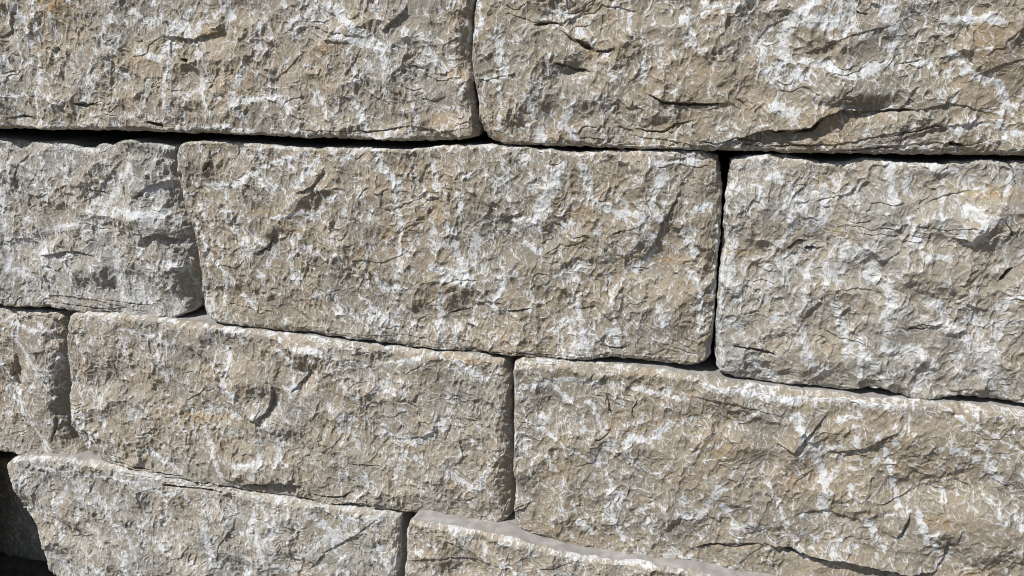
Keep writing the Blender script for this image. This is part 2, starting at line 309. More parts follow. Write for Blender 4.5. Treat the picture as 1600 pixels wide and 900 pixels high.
# open cracks and slots: (points, half width in mm, depth in mm)
CRACKS = [
    ([(1190, 839), (1215, 843), (1260, 856), (1300, 863), (1345, 870), (1400, 884), (1462, 881)], 3.6, 26), ([(1075, 845), (1110, 840), (1150, 842), (1195, 838)], 1.2, 8),
    ([(378, 752), (415, 749), (450, 747), (482, 752)], 3.4, 24), ([(490, 762), (515, 770), (545, 767), (560, 760)], 1.6, 10), ([(552, 718), (580, 720), (612, 724)], 1.2, 9),
    ([(260, 744), (300, 752), (350, 760), (380, 762)], 2.6, 16), ([(1205, 205), (1240, 205), (1265, 201), (1285, 184)], 2.4, 14), ([(1010, 146), (1040, 160), (1085, 163), (1135, 161)], 1.6, 10),
    ([(1085, 216), (1120, 226), (1150, 216), (1200, 222)], 1.3, 8), ([(1370, 174), (1400, 172), (1425, 172)], 1.6, 9), ([(1478, 221), (1490, 224), (1505, 225)], 2.2, 14), ([(985, 199), (1015, 205), (1038, 206), (1056, 194), (1092, 187)], 1.1, 7),
    ([(900, 59), (915, 72), (926, 76)], 2.4, 14), ([(930, 79), (945, 81), (960, 77)], 1.5, 10), ([(868, 98), (900, 108), (922, 111)], 2.0, 10), ([(836, 40), (858, 36), (874, 37)], 2.0, 10),
    ([(118, 161), (135, 165), (152, 160)], 1.8, 12), ([(30, 182), (45, 181), (64, 184)], 1.5, 10), ([(232, 190), (246, 192), (262, 196)], 2.2, 14), ([(288, 95), (300, 93)], 2.4, 14), ([(90, 78), (99, 76)], 3, 14), ([(130, 162), (141, 162)], 3, 14),
    ([(128, 294), (148, 299), (172, 302)], 1.1, 8), ([(20, 285), (23, 270), (24, 256)], 1.1, 7), ([(325, 266), (331, 252)], 1.8, 10), ([(405, 396), (422, 384), (432, 366)], 1.3, 8), ([(700, 490), (720, 486), (740, 481)], 1.2, 9), ([(792, 485), (812, 482), (832, 480)], 1.4, 10),
    ([(955, 366), (975, 360)], 1.1, 8), ([(985, 419), (1012, 421)], .9, 6), ([(942, 537), (962, 541), (984, 540)], 1.0, 8), ([(948, 430), (950, 455), (956, 480)], .9, 6), ([(1228, 388), (1245, 376), (1260, 376)], 1.2, 8), ([(1256, 386), (1276, 388)], 2.0, 12),
    ([(1142, 539), (1175, 543), (1215, 553)], 1.5, 10), ([(1412, 510), (1440, 512), (1450, 508)], 1.0, 7), ([(1577, 252), (1582, 275), (1586, 292)], 1.2, 9), ([(1566, 344), (1575, 358), (1581, 372)], 1.3, 10), ([(1560, 440), (1572, 425), (1582, 416)], 1.8, 12),
    ([(18, 590), (21, 575), (20, 562)], 3.2, 18), ([(86, 680), (89, 665), (88, 650)], 2.2, 12), ([(186, 562), (189, 572), (189, 584)], 1.1, 8), ([(928, 679), (945, 675), (957, 664)], 1.1, 9), ([(951, 608), (955, 625), (960, 645)], 1.0, 8), ([(990, 648), (992, 630), (1000, 615)], .9, 6),
    ([(165, 712), (200, 718), (250, 732), (300, 738)], 1.8, 9), ([(190, 726), (240, 736), (300, 746)], 1.3, 8), ([(150, 700), (190, 708), (230, 722)], 1.2, 7), ([(300, 748), (340, 752), (390, 757)], 1.5, 9), ([(70, 472), (120, 476), (180, 484)], 1.2, 7), ([(150, 466), (200, 474), (250, 480)], 1.1, 6), ([(1140, 222), (1190, 228), (1290, 226)], 1.2, 7), ([(1380, 215), (1430, 204), (1475, 192)], 1.2, 7), ([(350, 470), (420, 490)], 1.0, 6), ([(700, 545), (800, 552), (900, 556)], 1.1, 6),
    ([(805, 788), (828, 776)], 1.2, 9), ([(1378, 780), (1405, 768)], 1.2, 8), ([(68, 840), (80, 840)], 1.5, 10), ([(213, 812), (216, 802)], 1.8, 12), ([(310, 868), (312, 850)], 1.4, 10), ([(352, 864), (356, 840)], 1.0, 8), ([(40, 492), (90, 498)], 1.0, 6), ([(500, 203), (580, 206), (640, 198)], 1.2, 7), ([(1310, 236), (1400, 228)], 1.2, 7), ([(1400, 100), (1440, 92)], .8, 5), ([(1335, 20), (1357, 22)], 1, 7),
]
CRK = [(WP(p), w * .001 * (.8 if w < 1.5 else 1), d * .001 * (.6 if w < 1.5 else 1)) for p, w, d in CRACKS]
LED = [(WP(p), a * .001 * (.62 if a < 10.5 else .72 if a < 11.5 else .9), u * .001, l * .001) for p, a, u, l in LEDGES]
CHK = [(WP(p), w * .001) for p, w in CHALK]

def polydist(x, z, P):
    """nearest distance, sign (+ = left/upper side of travel), parameter 0..1 along the polyline"""
    seg = np.diff(P, axis=0); L = np.hypot(seg[:, 0], seg[:, 1]); cum = np.concatenate([[0], np.cumsum(L)])
    best = np.full(x.shape, 9e9, np.float32); sgn = np.zeros(x.shape, np.float32); par = np.zeros(x.shape, np.float32)
    for k in range(len(seg)):
        ux, uz = seg[k] / L[k]
        dx = x - P[k, 0]; dz = z - P[k, 1]
        t = np.clip(dx * ux + dz * uz, 0, L[k])
        d = np.hypot(dx - t * ux, dz - t * uz)
        s = ux * dz - uz * dx
        m = d < best
        best[m] = d[m]; sgn[m] = s[m]; par[m] = (cum[k] + t[m]) / cum[-1]
    return best, np.where(sgn >= 0, 1, -1).astype(np.float32), par

def relief(x, z, seed, rough=1.0, rim=0.0, ink0=-.05):
    """height of the split face (metres, + = proud) and the pigment masks, for points in wall coordinates"""
    n = x.size
    h = np.zeros(n, np.float32)
    wa = fbm(x, z, .05, seed + 1, 3); wb = fbm(x, z, .05, seed + 2, 3)
    wx = x + .010 * wa; wz = z + .010 * wb
    fa = fbm(x, z, .009, seed + 3, 2, .5); fb = fbm(x, z, .009, seed + 4, 2, .5)
    p1 = perlin(x / .021, z / .021, seed + 30); p2 = perlin(x / .021 + 5, z / .021, seed + 31)
    gx = wx + .0016 * fa + .003 * p1; gz = wz + .0016 * fb + .003 * p2
    h += .0065 * fbm(x, z, .24, seed + 5, 2) + .0045 * fbm(x, z, .10, seed + 6, 2)
    # flakes: the grain of the blows leans differently from place to place
    m_a = sst(-.35, .35, fbm(x, z, .07, seed + 8, 2))
    m_b = sst(-.3, .35, fbm(x, z, .05, seed + 9, 2))
    s1, r1 = scoops(gx * 1.15, gz * .85, .062, seed + 10, 1.0, .7)
    s2, r2 = scoops(gx * 1.25, gz * .85, .029, seed + 11, 1.0, .9)
    ux = gx + .0035 * p1; uz = gz + .0035 * p2
    s3, r3 = scoops(ux * 1.3, uz * .85, .0125, seed + 12, .9, 1.1)
    wx4 = x + .004 * wa + .0022 * p1 + .0014 * fa; wz4 = z + .004 * wb + .0022 * p2 + .0014 * fb
    s4, r4 = scoops(wx4 * 1.25, wz4 * .8, .0068, seed + 13, .9, 1.1)
    h += .0076 * s1 * rough
    h += .0060 * (1 - np.abs(fbm(wx, wz, .13, seed + 36, 2, .45, .8, 1.2)) * 3) * sst(-.3, .3, fbm(x, z, .3, seed + 37, 1))
    h += .0058 * s2 * (.10 + .90 * m_a) * rough
    h += .0038 * s3 * (.20 + .90 * m_b) * rough
    h += .0020 * s4 * (.30 + .85 * m_a) * rough
    # shelly terraces: thin layers broken away one above the other
    q = (fbm(ux, uz, .055, seed + 14, 2, .5, .7, 1.2) + .25 * z / .05) * 2.6
    fr = q - np.floor(q)
    ter = (sst(.0, .08, fr) - fr)
    tm = sst(.0, .35, fbm(x, z, .09, seed + 15, 2))
    h += .0020 * ter * tm * rough
    q2 = (fbm(ux, uz, .024, seed + 16, 2, .5)) * 2.6
    fr2 = q2 - np.floor(q2)
    h += .0005 * (sst(0, .10, fr2) - fr2) * rough
    s5, r5 = scoops(wx4 * 1.1 + .0012 * fb, wz4 * .8 - .0012 * fa, .0043, seed + 18, .9, 1.2)
    h += .0011 * s5 * (.3 + .8 * m_b) * rough
    # surveyed ledges, cracks, hollows and swellings
    f0 = perlin(x / .03, z / .03, seed + 35)
    xx = x + .0016 * fa + .003 * wa; zz = z + .0016 * fb + .003 * wb
    extra = np.zeros(n, np.float32)
    dark = np.zeros(n, np.float32)
    for P, a, up, lo in LED:
        rad = max(up, lo) * 2.2
        m = (x > P[:, 0].min() - rad) & (x < P[:, 0].max() + rad) & (z > P[:, 1].min() - rad) & (z < P[:, 1].max() + rad)
        if not m.any(): continue
        d, s, t = polydist(xx[m], zz[m], P)
        sd_ = d * s
        taper = np.clip(np.minimum(t, 1 - t) * 5, 0, 1) ** .6
        upv = np.exp(-(np.maximum(sd_, 0) / up) ** 1.5); lov = np.exp(-(np.maximum(-sd_, 0) / lo) ** 1.5)
        st = sst(-.0009, .0009, sd_)
        extra[m] += a * taper * (.45 * upv * st - .35 * lov * (1 - st))
    for P, w, dp in CRK:
        m = (x > P[:, 0].min() - .02) & (x < P[:, 0].max() + .02) & (z > P[:, 1].min() - .02) & (z < P[:, 1].max() + .02)
        if not m.any(): continue
        d, s, t = polydist(x[m] + .0016 * fa[m] + .0015 * p1[m], z[m] + .0016 * fb[m] + .0015 * p2[m], P)
        ww = w * np.clip(np.minimum(t, 1 - t) * 5, 0.05, 1) * np.clip(1 + .6 * f0[m], .4, 1.7)
        extra[m] -= dp * np.exp(-(d / ww) ** 4) * np.clip(ww / w, 0, 1)
    for bx, by, ra, rb, dp, deg in BUMPS:
        (cx, cz), = WP([(bx, by)])
        ra *= .001; rb *= .001
        m = np.hypot(x - cx, z - cz) < 2.6 * max(ra, rb)
        if not m.any(): continue
        c_, s_ = math.cos(R(deg)), math.sin(R(deg))
        dx = x[m] - cx + .004 * wa[m]; dz = z[m] - cz + .004 * wb[m]
        e = ((dx * c_ + dz * s_) / ra) ** 2 + ((-dx * s_ + dz * c_) / rb) ** 2
        extra[m] += dp * .00125 * np.exp(-e)
    h += extra
    # lime: broad surveyed streaks, feathered veins, and thin bruised arrises
    feather = fbm(wx4, wz4, .0085, seed + 20, 3, .55, 1.2, .75)
    patch = np.full(n, -1.0, np.float32)
    for P, w in CHK:
        rad = w * 3.2
        m = (x > P[:, 0].min() - rad) & (x < P[:, 0].max() + rad) & (z > P[:, 1].min() - rad) & (z < P[:, 1].max() + rad)
        if not m.any(): continue
        d, s, t = polydist(xx[m] + .004 * fa[m], zz[m] + .004 * fb[m], P)
        patch[m] = np.maximum(patch[m], 1 - d / (w * .95))
    vm = fbm(x, z, .08, seed + 23, 3)
    vein = 1 - np.abs(fbm(gx, gz, .070, seed + 21, 2, .5, 1.25, .7)) * 6
    f2 = fbm(wx4, wz4, .019, seed + 34, 2, .5, 1.2, .7)
    ink = np.clip(np.maximum(patch * .95 - .06, (vein * .75 + vm * .9 - .42) * .55), -.28, .8) + .42 * feather + .24 * f2 + .14 * rim + ink0
    ink = np.maximum(ink, -.4)
    bits = perlin(x / .006, z / .008, seed + 32); bits2 = perlin(x / .0125, z / .016, seed + 33)
    # the lime sits on the bruised arrises and spreads from them: lace where thin, patches where thick
    def lace(rr, w0, w1, soft):
        t = np.maximum(w0 + w1 * ink, 0)
        return sst(t + soft, t - soft * .3, rr)
    l3 = lace(r3, .045 + .06 * bits2, .26, .05) * sst(-.45, .10, bits2 + ink + .28)
    l4 = lace(r4, .05 + .09 * bits, .28, .085) * sst(-.25, .25, bits + 1.1 * ink + .28)
    l5 = lace(r5, .05 + .10 * bits2, .30, .10) * sst(-.1, .4, -bits + 1.1 * ink + .15)
    l2 = lace(r2, .014, .07, .028) * sst(-.2, .25, feather + vm * .5 + .5 * bits2)
    chalk = np.clip(np.maximum(np.maximum(l3, l4 * .9), np.maximum(l2 * .9, l5 * .8)), 0, 1) * np.clip(.72 + .5 * bits2 + .5 * ink, .25, 1)
    # hair-thin crushed arrises, brightest where two flakes meet steeply
    thin = np.maximum(sst(.10, .02, r3) * sst(-.35, .15, bits2 + .6 * vm + .6 * feather + .1), sst(.11, .03, r4) * sst(-.15, .3, bits + .7 * vm + .6 * feather + .08))
    thin = np.maximum(thin, sst(.045, .010, r2) * sst(-.35, .1, bits2)) * (.68 + .32 * sst(-.4, .3, ink))
    chalk = np.maximum(chalk * 1.05, thin)
    body = sst(.54, .98, ink + .34 * bits) * .82
    film = sst(-.15, .55, ink + .2 * bits) * (.34 + .12 * bits2)
    chalk = np.clip(np.maximum(np.maximum(chalk, film), body * (.62 + .4 * l4 + .2 * bits)), 0, 1)
    h += .0006 * body
    stain = np.zeros(n, np.float32)
    for sx, sy, ra, rb, k in STAIN:
        (cx, cz), = WP([(sx, sy)])
        ra *= .001; rb *= .001
        m = np.hypot(x - cx, z - cz) < 2.4 * max(ra, rb)
        if not m.any(): continue
        e = ((x[m] - cx + .006 * wa[m]) / ra) ** 2 + ((z[m] - cz + .006 * wb[m]) / rb) ** 2
        stain[m] = np.maximum(stain[m], k * np.exp(-e) * np.clip(.75 + 1.1 * feather[m], 0, 1.4))
    stain = np.clip(np.maximum(stain, .30 * .7 * sst(.1, .6, fbm(x, z, .06, seed + 25, 3) + .3 * feather)), 0, 1)
    grey = sst(-.28, .30, fbm(x, z, .13, seed + 26, 3, .55))
    return h, chalk, stain, grey

# ------------------------------------------------------------------ materials
def split_stone(name, tan, gry, ochre, white, chalk_amt):
    m = bpy.data.materials.new(name); m.use_nodes = True
    t = m.node_tree; N = t.nodes; L = t.links
    b = N['Principled BSDF']
    b.inputs['Roughness'].default_value = .82
    b.inputs['Specular IOR Level'].default_value = .32
    geo = N.new('ShaderNodeTexCoord')
    def att(a):
        n = N.new('ShaderNodeAttribute'); n.attribute_name = a; return n.outputs['Fac']
    def noise(sc, det=3, rough=.6, st=(1, 1, 1)):
        mp = N.new('ShaderNodeMapping'); mp.inputs['Scale'].default_value = st
        L.new(geo.outputs['Object'], mp.inputs[0])
        n = N.new('ShaderNodeTexNoise'); n.inputs['Scale'].default_value = sc; n.inputs['Detail'].default_value = det
        n.inputs['Roughness'].default_value = rough
        L.new(mp.outputs[0], n.inputs['Vector']); return n.outputs['Fac']
    def ramp(f, a, b2, lo=0, hi=1):
        r = N.new('ShaderNodeMapRange'); r.inputs['From Min'].default_value = a; r.inputs['From Max'].default_value = b2
        r.inputs['To Min'].default_value = lo; r.inputs['To Max'].default_value = hi; r.interpolation_type = 'SMOOTHSTEP'
        L.new(f, r.inputs['Value']); return r.outputs[0]
    def mix(f, a, c, mode='MIX'):
        x = N.new('ShaderNodeMix'); x.data_type = 'RGBA'; x.blend_type = mode
        L.new(f, x.inputs[0]) if not isinstance(f, float) else setattr(x.inputs[0], 'default_value', f)
        for s, v in ((6, a), (7, c)):
            if isinstance(v, tuple): x.inputs[s].default_value = (*v, 1)
            else: L.new(v, x.inputs[s])
        return x.outputs[2]
    def mul(a, c):
        x = N.new('ShaderNodeMath'); x.operation = 'MULTIPLY'
        for s, v in ((0, a), (1, c)):
            if isinstance(v, float): x.inputs[s].default_value = v
            else: L.new(v, x.inputs[s])
        return x.outputs[0]
    col = mix(att('grey'), tan, gry)
    col = mix(mul(att('stain'), .85), col, ochre)
    col = mix(ramp(noise(28, 3), .45, .7, 0, .25), col, tuple(c * .72 for c in tan))
    col = mix(ramp(noise(480, 4, .75), .42, .68, 0, .14), col, tuple(min(1, c * 1.5) for c in tan))
    col = mix(ramp(noise(700, 3, .8), .50, .72, 0, .20), col, tuple(c * .55 for c in tan))
    sm = N.new('ShaderNodeMath'); sm.operation = 'MULTIPLY_ADD'; sm.inputs[1].default_value = .75
    L.new(noise(430, 4, .75, (1.3, 1, .8)), sm.inputs[0])
    sub = N.new('ShaderNodeMath'); sub.operation = 'SUBTRACT'; L.new(att('chalk'), sub.inputs[0]); sub.inputs[1].default_value = .375
    L.new(sub.outputs[0], sm.inputs[2])
    ch = mul(ramp(sm.outputs[0], .06, .90), chalk_amt)
    wh = mix(ramp(noise(60, 2), .35, .65), white, (white[0] * 1.03, white[1] * .99, white[2] * .93))
    col = mix(ch, col, wh)
    L.new(col, b.inputs['Base Color'])
    bp = N.new('ShaderNodeBump'); bp.inputs['Strength'].default_value = .5; bp.inputs['Distance'].default_value = .0006
    L.new(noise(520, 5, .72), bp.inputs['Height'])
    bp2 = N.new('ShaderNodeBump'); bp2.inputs['Strength'].default_value = .5; bp2.inputs['Distance'].default_value = .0009
    v = N.new('ShaderNodeTexVoronoi'); v.feature = 'SMOOTH_F1'; v.inputs['Scale'].default_value = 260; v.inputs['Smoothness'].default_value = .12
    mp = N.new('ShaderNodeMapping'); mp.inputs['Scale'].default_value = (1.3, 1, .75); L.new(geo.outputs['Object'], mp.inputs[0]); L.new(mp.outputs[0], v.inputs['Vector'])
    L.new(v.outputs['Distance'], bp2.inputs['Height']); L.new(bp.outputs[0], bp2.inputs['Normal'])
    L.new(bp2.outputs[0], b.inputs['Normal'])
    return m

def sawn_stone():
    m = bpy.data.materials.new('sawn_stone'); m.use_nodes = True
    t = m.node_tree; N = t.nodes; L = t.links; b = N['Principled BSDF']
    b.inputs['Roughness'].default_value = .8
    g = N.new('ShaderNodeTexCoord'); n = N.new('ShaderNodeTexNoise'); n.inputs['Scale'].default_value = 45; n.inputs['Detail'].default_value = 6
    n2 = N.new('ShaderNodeTexNoise'); n2.inputs['Scale'].default_value = 500; n2.inputs['Detail'].default_value = 3
    for k in (n, n2): L.new(g.outputs['Object'], k.inputs['Vector'])
    r = N.new('ShaderNodeValToRGB'); L.new(n.outputs['Fac'], r.inputs[0])
    r.color_ramp.elements[0].position = .35; r.color_ramp.elements[0].color = (.22, .21, .195, 1)
    r.color_ramp.elements[1].position = .68; r.color_ramp.elements[1].color = (.34, .33, .315, 1)
    L.new(r.outputs[0], b.inputs['Base Color'])
    bp = N.new('ShaderNodeBump'); bp.inputs['Strength'].default_value = .5; bp.inputs['Distance'].default_value = .0008
    L.new(n2.outputs['Fac'], bp.inputs['Height']); L.new(bp.outputs[0], b.inputs['Normal'])
    return m

SAWN = sawn_stone()
WHITE = (.52, .545, .575)
M_TAN = split_stone('split_limestone_tan', (.283, .244, .190), (.240, .224, .191), (.38, .24, .09), WHITE, .92)
M_BROWN = split_stone('split_limestone_brown', (.268, .228, .172), (.226, .207, .171), (.35, .23, .10), WHITE, .94)
M_GREY = split_stone('split_limestone_grey', (.292, .262, .213), (.252, .242, .218), (.38, .27, .13), WHITE, .88)

M_COOL = split_stone('split_limestone_cool_grey', (.282, .256, .214), (.252, .242, .220), (.34, .27, .17), WHITE, .85)

# ------------------------------------------------------------------ block builder
def chaikin(P, n=2):
    for _ in range(n):
        Q = [P[0]]
        for a, b in zip(P[:-1], P[1:]):
            Q += [a * .75 + b * .25, a * .25 + b * .75]
        Q.append(P[-1]); P = np.array(Q)
    return P

def sample(P, t):
    d = np.concatenate([[0], np.cumsum(np.hypot(*np.diff(P, axis=0).T))]); d /= d[-1]
    return np.stack([np.interp(t, d, P[:, 0]), np.interp(t, d, P[:, 1])], -1)

def lines(c0, c1, lo, hi, fine, coarse, length):
    """parameters 0..1 along a side from coordinate c0 to c1: fine between lo and hi, coarse outside, tight at both ends"""
    t = np.linspace(0, 1, 4001); c_ = c0 + (c1 - c0) * t
    inside = (c_ > lo) & (c_ < hi)
    step = np.where(inside, fine, coarse)
    e = np.minimum(t, 1 - t) * length
    step = np.where(e < .012, np.minimum(step, np.where(inside, .0006, .002)), step)
    c = np.concatenate([[0], np.cumsum(length / 4000 / step[1:])])
    n = max(8, int(c[-1]))
    return np.interp(np.linspace(0, c[-1], n + 1), c, t)

FINE = .00088
def block(label, group, mat, top, right, bottom, left, y0, rt, rr, rb, rl, seed, depth=.38, rough=1.0, tiltx=0.0, tiltz=0.0, fine=FINE, sink=0.0, nick=0.0024, ink0=-.05):
    """top/bottom run left to right, left/right run top to bottom, in survey coordinates; radii in metres; y0 = depth of the face"""
    edge_y = y0 + .5 * (rt + rb) * .5
    sides = {}
    for k, P in (('t', top), ('b', bottom), ('l', left), ('r', right)):
        sides[k] = chaikin(WP(P, edge_y))
    Wd = np.hypot(*(sides['t'][-1] - sides['t'][0])); Hd = np.hypot(*(sides['l'][-1] - sides['l'][0]))
    fx, fz = wall([-25, 1625, -25, 1625, 0, 1600, 0, 1600], [-20, -20, 920, 920, -20, -20, 920, 920], edge_y)
    U = lines(sides['t'][0, 0], sides['t'][-1, 0], fx.min(), fx.max(), fine, .006, Wd)
    V = lines(sides['l'][0, 1], sides['l'][-1, 1], fz.min(), fz.max(), fine, .006, Hd)
    T = sample(sides['t'], U); B = sample(sides['b'], U); Lf = sample(sides['l'], V); Rt = sample(sides['r'], V)
    u = U[None, :, None]; v = V[:, None, None]
    c00, c10, c01, c11 = T[0], T[-1], B[0], B[-1]
    P = (1 - v) * T[None] + v * B[None] + (1 - u) * Lf[:, None] + u * Rt[:, None] \
        - ((1 - u) * (1 - v) * c00 + u * (1 - v) * c10 + (1 - u) * v * c01 + u * v * c11)
    nv, nu = P.shape[:2]
    x = P[..., 0].ravel().astype(np.float64); z = P[..., 1].ravel().astype(np.float64)
    # broken arrises: the outline itself is nibbled
    jx = fbm(x, z, .022, seed + 40, 4, .6); jz = fbm(x, z, .022, seed + 41, 4, .6)
    dl = (U[None, :] * Wd + 0 * V[:, None]).ravel(); dr = ((1 - U[None, :]) * Wd + 0 * V[:, None]).ravel()
    dt = (V[:, None] * Hd + 0 * U[None, :]).ravel(); db = ((1 - V[:, None]) * Hd + 0 * U[None, :]).ravel()
    de = np.minimum(np.minimum(dl, dr), np.minimum(dt, db))
    fade = np.exp(-de / .02)
    x = x + nick * 1.6 * jx * fade; z = z + nick * 1.6 * jz * fade
    # rounding towards the joints, chipped unevenly
    ck, _ = scoops(x + .01 * jx, z + .01 * jz, .045, seed + 55, 1.0, .6, 1.2)
    chip = np.clip(.55 - ck, 0, 1)
    def prof(d, r, k):
        rv = r * np.clip(1 + 1.1 * fbm(x, z, .06, seed + 50 + k, 4, .65), .30, 2.2) + .018 * chip
        q = np.clip(d / np.maximum(rv, 1e-4), 0, 1)
        return rv * (1 - np.sqrt(np.clip(1 - (1 - q) ** 2, 0, 1)))
    ft, fb_, fl, fr_ = prof(dt, rt, 1), prof(db, rb, 2), prof(dl, rl, 3), prof(dr, rr, 4)
    fall = ft + fb_ + fl + fr_
    # the grain runs on over the rounding at its true length
    h, chalk, stain, grey = relief(x - .8 * fl + .8 * fr_, z + .8 * ft - .8 * fb_, seed, rough, np.exp(-dt / .014) + .6 * np.exp(-dl / .010), ink0)  # rim whitens top and left edges: lime, plus their sunlit white painted in
    # bedding layers show as thin broken steps along the underside
    lay = (z + .004 * fbm(x, z, .06, seed + 61, 3)) / .0055 + .6 * fbm(x, z, .03, seed + 62, 3)
    lf = lay - np.floor(lay)
    h = h + .0022 * (lf - sst(.82, 1, lf)) * np.exp(-db / .012) * sst(-.1, .3, fbm(x, z, .08, seed + 63, 2))
    cxm, czm = x.mean(), z.mean()
    calm = np.clip(.6 + de / .010, 0, 1)
    y = y0 - h * calm + .0095 + fall + tiltx * (x - cxm) + tiltz * (z - czm) + sink
    chalk = np.clip(chalk + .35 * np.exp(-np.minimum(dt, np.minimum(dl, 9)) / .005) * sst(-.2, .3, fbm(x, z, .02, seed + 60, 3)), 0, 1)
    co = np.stack([x, y, z], -1).astype(np.float32)
    idx = np.arange(nv * nu).reshape(nv, nu)
    f1 = np.stack([idx[:-1, :-1], idx[1:, :-1], idx[1:, 1:], idx[:-1, 1:]], -1).reshape(-1, 4)
    ring = np.concatenate([idx[0, :-1], idx[:-1, -1], idx[-1, :0:-1], idx[:0:-1, 0]])
    n = len(ring)
    cur = ring; verts = [co]; faces = [f1]; base = nv * nu
    bx, by, bz = co[ring].T
    cx, cz = bx.mean(), bz.mean()
    at_extra = 0
    for k, dpt in enumerate((.0015, .006, .020, .06, .14, depth)):
        ny = by + dpt if k < 5 else np.full(n, y0 + depth)
        kw = (5, 15, 41, 81, 81, 81)[k]
        ker = np.hanning(kw + 2)[1:-1]; ker /= ker.sum()
        def smooth(a): return np.convolve(np.concatenate([a[-(kw // 2):], a, a[:kw // 2]]), ker, 'valid')
        s = 1 - (0.0 if k < 1 else .002)
        w = .0006 * fbm(bx * 1.0 + k, bz + ny, .03, seed + 70, 2)
        nx = cx + (smooth(bx) - cx) * s + w; nz = cz + (smooth(bz) - cz) * s + w
        verts.append(np.stack([nx, ny, nz], -1).astype(np.float32))
        new = np.arange(base, base + n); base += n
        a, b2 = cur, np.roll(cur, -1); c, d = new, np.roll(new, -1)
        faces.append(np.stack([a, b2, d, c], -1)); cur = new; at_extra += n
    verts.append(np.array([[cx, y0 + depth, cz]], np.float32))
    quads = np.concatenate(faces); nq = len(quads)
    cap = np.stack([cur, np.roll(cur, -1), np.full(n, base)], -1)
    V3 = np.concatenate(verts)
    # origin of the block at the middle of its underside
    org = np.array([cx, y0 + depth / 2, bz.min()], np.float32)
    V3 = V3 - org
    me = bpy.data.meshes.new('stone_block')
    me.vertices.add(len(V3)); me.vertices.foreach_set('co', V3.ravel())
    me.loops.add(nq * 4 + n * 3)
    me.loops.foreach_set('vertex_index', np.concatenate([quads.ravel(), cap.ravel()]).astype(np.int32))
    me.polygons.add(nq + n)
    ls = np.concatenate([np.arange(nq) * 4, nq * 4 + np.arange(n) * 3]).astype(np.int32)
    me.polygons.foreach_set('loop_start', ls)
    mi = np.ones(nq + n, np.int32); mi[:len(f1) + n] = 0
    me.polygons.foreach_set('material_index', mi)
    me.update(calc_edges=True)
    me.polygons.foreach_set('use_smooth', np.zeros(nq + n, bool))
    me.materials.append(mat); me.materials.append(SAWN)
    pad = len(V3) - nv * nu
    for nm, arr in (('chalk', chalk), ('stain', stain), ('grey', grey)):
        a = me.attributes.new(nm, 'FLOAT', 'POINT')
        ex = np.tile(arr[ring], pad // n)
        full = np.concatenate([arr, ex, np.zeros(pad - len(ex))]).astype(np.float32)
        a.data.foreach_set('value', full)
    me.validate()
    o = bpy.data.objects.new('stone_block', me)
    o.location = org.tolist()
    C.objects.link(o)
    o['label'] = label; o['category'] = 'stone block'
    if group: o['group'] = group
    return o

GR = 'split faced limestone blocks of the retaining wall'

# top course
block('top left block in the uppermost course, with orange rust stains', GR, M_TAN,
      top=[(-420, -190), (200, -178), (720, -172)],
      right=[(720, -172), (742, -80), (738, 0), (734, 60), (736, 130), (742, 172), (748, 200), (744, 214)],
      bottom=[(-420, 190), (-200, 196), (0, 201), (100, 203), (200, 205), (340, 209), (450, 215), (560, 218), (640, 222), (700, 221), (744, 214)],
      left=[(-420, -190), (-430, 0), (-420, 190)],
      y0=-.012, rt=.012, rr=.016, rb=.010, rl=.02, seed=101, ink0=-0.06)
block('top right block with a deep curved ledge shading its lower part', GR, M_BROWN,
      top=[(746, -170), (1300, -150), (2000, -120)],
      right=[(2000, -120), (2010, 60), (1990, 250)],
      bottom=[(758, 217), (775, 225), (850, 229), (980, 233), (1130, 237), (1300, 241), (1450, 243), (1600, 245), (1990, 250)],
      left=[(746, -170), (748, -60), (740, 10), (735, 60), (735, 110), (740, 150), (747, 188), (758, 217)],
      y0=-.013, rt=.012, rr=.02, rb=.010, rl=.012, seed=202, ink0=-0.09)
# second course
block('pale grey lumpy block at left edge, directly left of the large middle block', GR, M_COOL,
      top=[(-430, 205), (-100, 208), (0, 217), (40, 222), (70, 222), (90, 220), (130, 231), (148, 233), (158, 222), (172, 230), (184, 219), (205, 218), (230, 222), (272, 228)],
      right=[(272, 228), (272, 260), (278, 305), (288, 335), (297, 370), (299, 420), (299, 460), (296, 485), (290, 492)],
      bottom=[(-430, 452), (-200, 466), (0, 477), (50, 481), (100, 484), (180, 490), (240, 495), (272, 497), (290, 492)],
      left=[(-430, 205), (-440, 320), (-430, 452)],
      y0=.000, rt=.010, rr=.030, rb=.012, rl=.02, seed=303, ink0=0.02, rough=1.05)
block('large warm brown block in the middle, complete on all four sides', GR, M_BROWN,
      top=[(283, 224), (300, 220), (350, 222), (420, 226), (460, 231), (520, 232), (545, 230), (620, 234), (680, 230), (740, 225), (790, 227), (860, 233), (895, 241), (930, 235), (1050, 235), (1090, 236), (1120, 246)],
      right=[(1120, 246), (1129, 275), (1127, 330), (1124, 380), (1119, 430), (1118, 480), (1115, 530), (1110, 562)],
      bottom=[(326, 500), (345, 508), (400, 515), (470, 523), (560, 534), (640, 544), (720, 552), (790, 558), (860, 563), (930, 564), (965, 560), (1000, 569), (1050, 576), (1085, 576), (1110, 562)],
      left=[(283, 224), (276, 245), (276, 285), (284, 320), (298, 350), (306, 400), (309, 440), (314, 478), (326, 500)],
      y0=-.010, rt=.006, rr=.020, rb=.012, rl=.014, seed=404, ink0=-0.04)
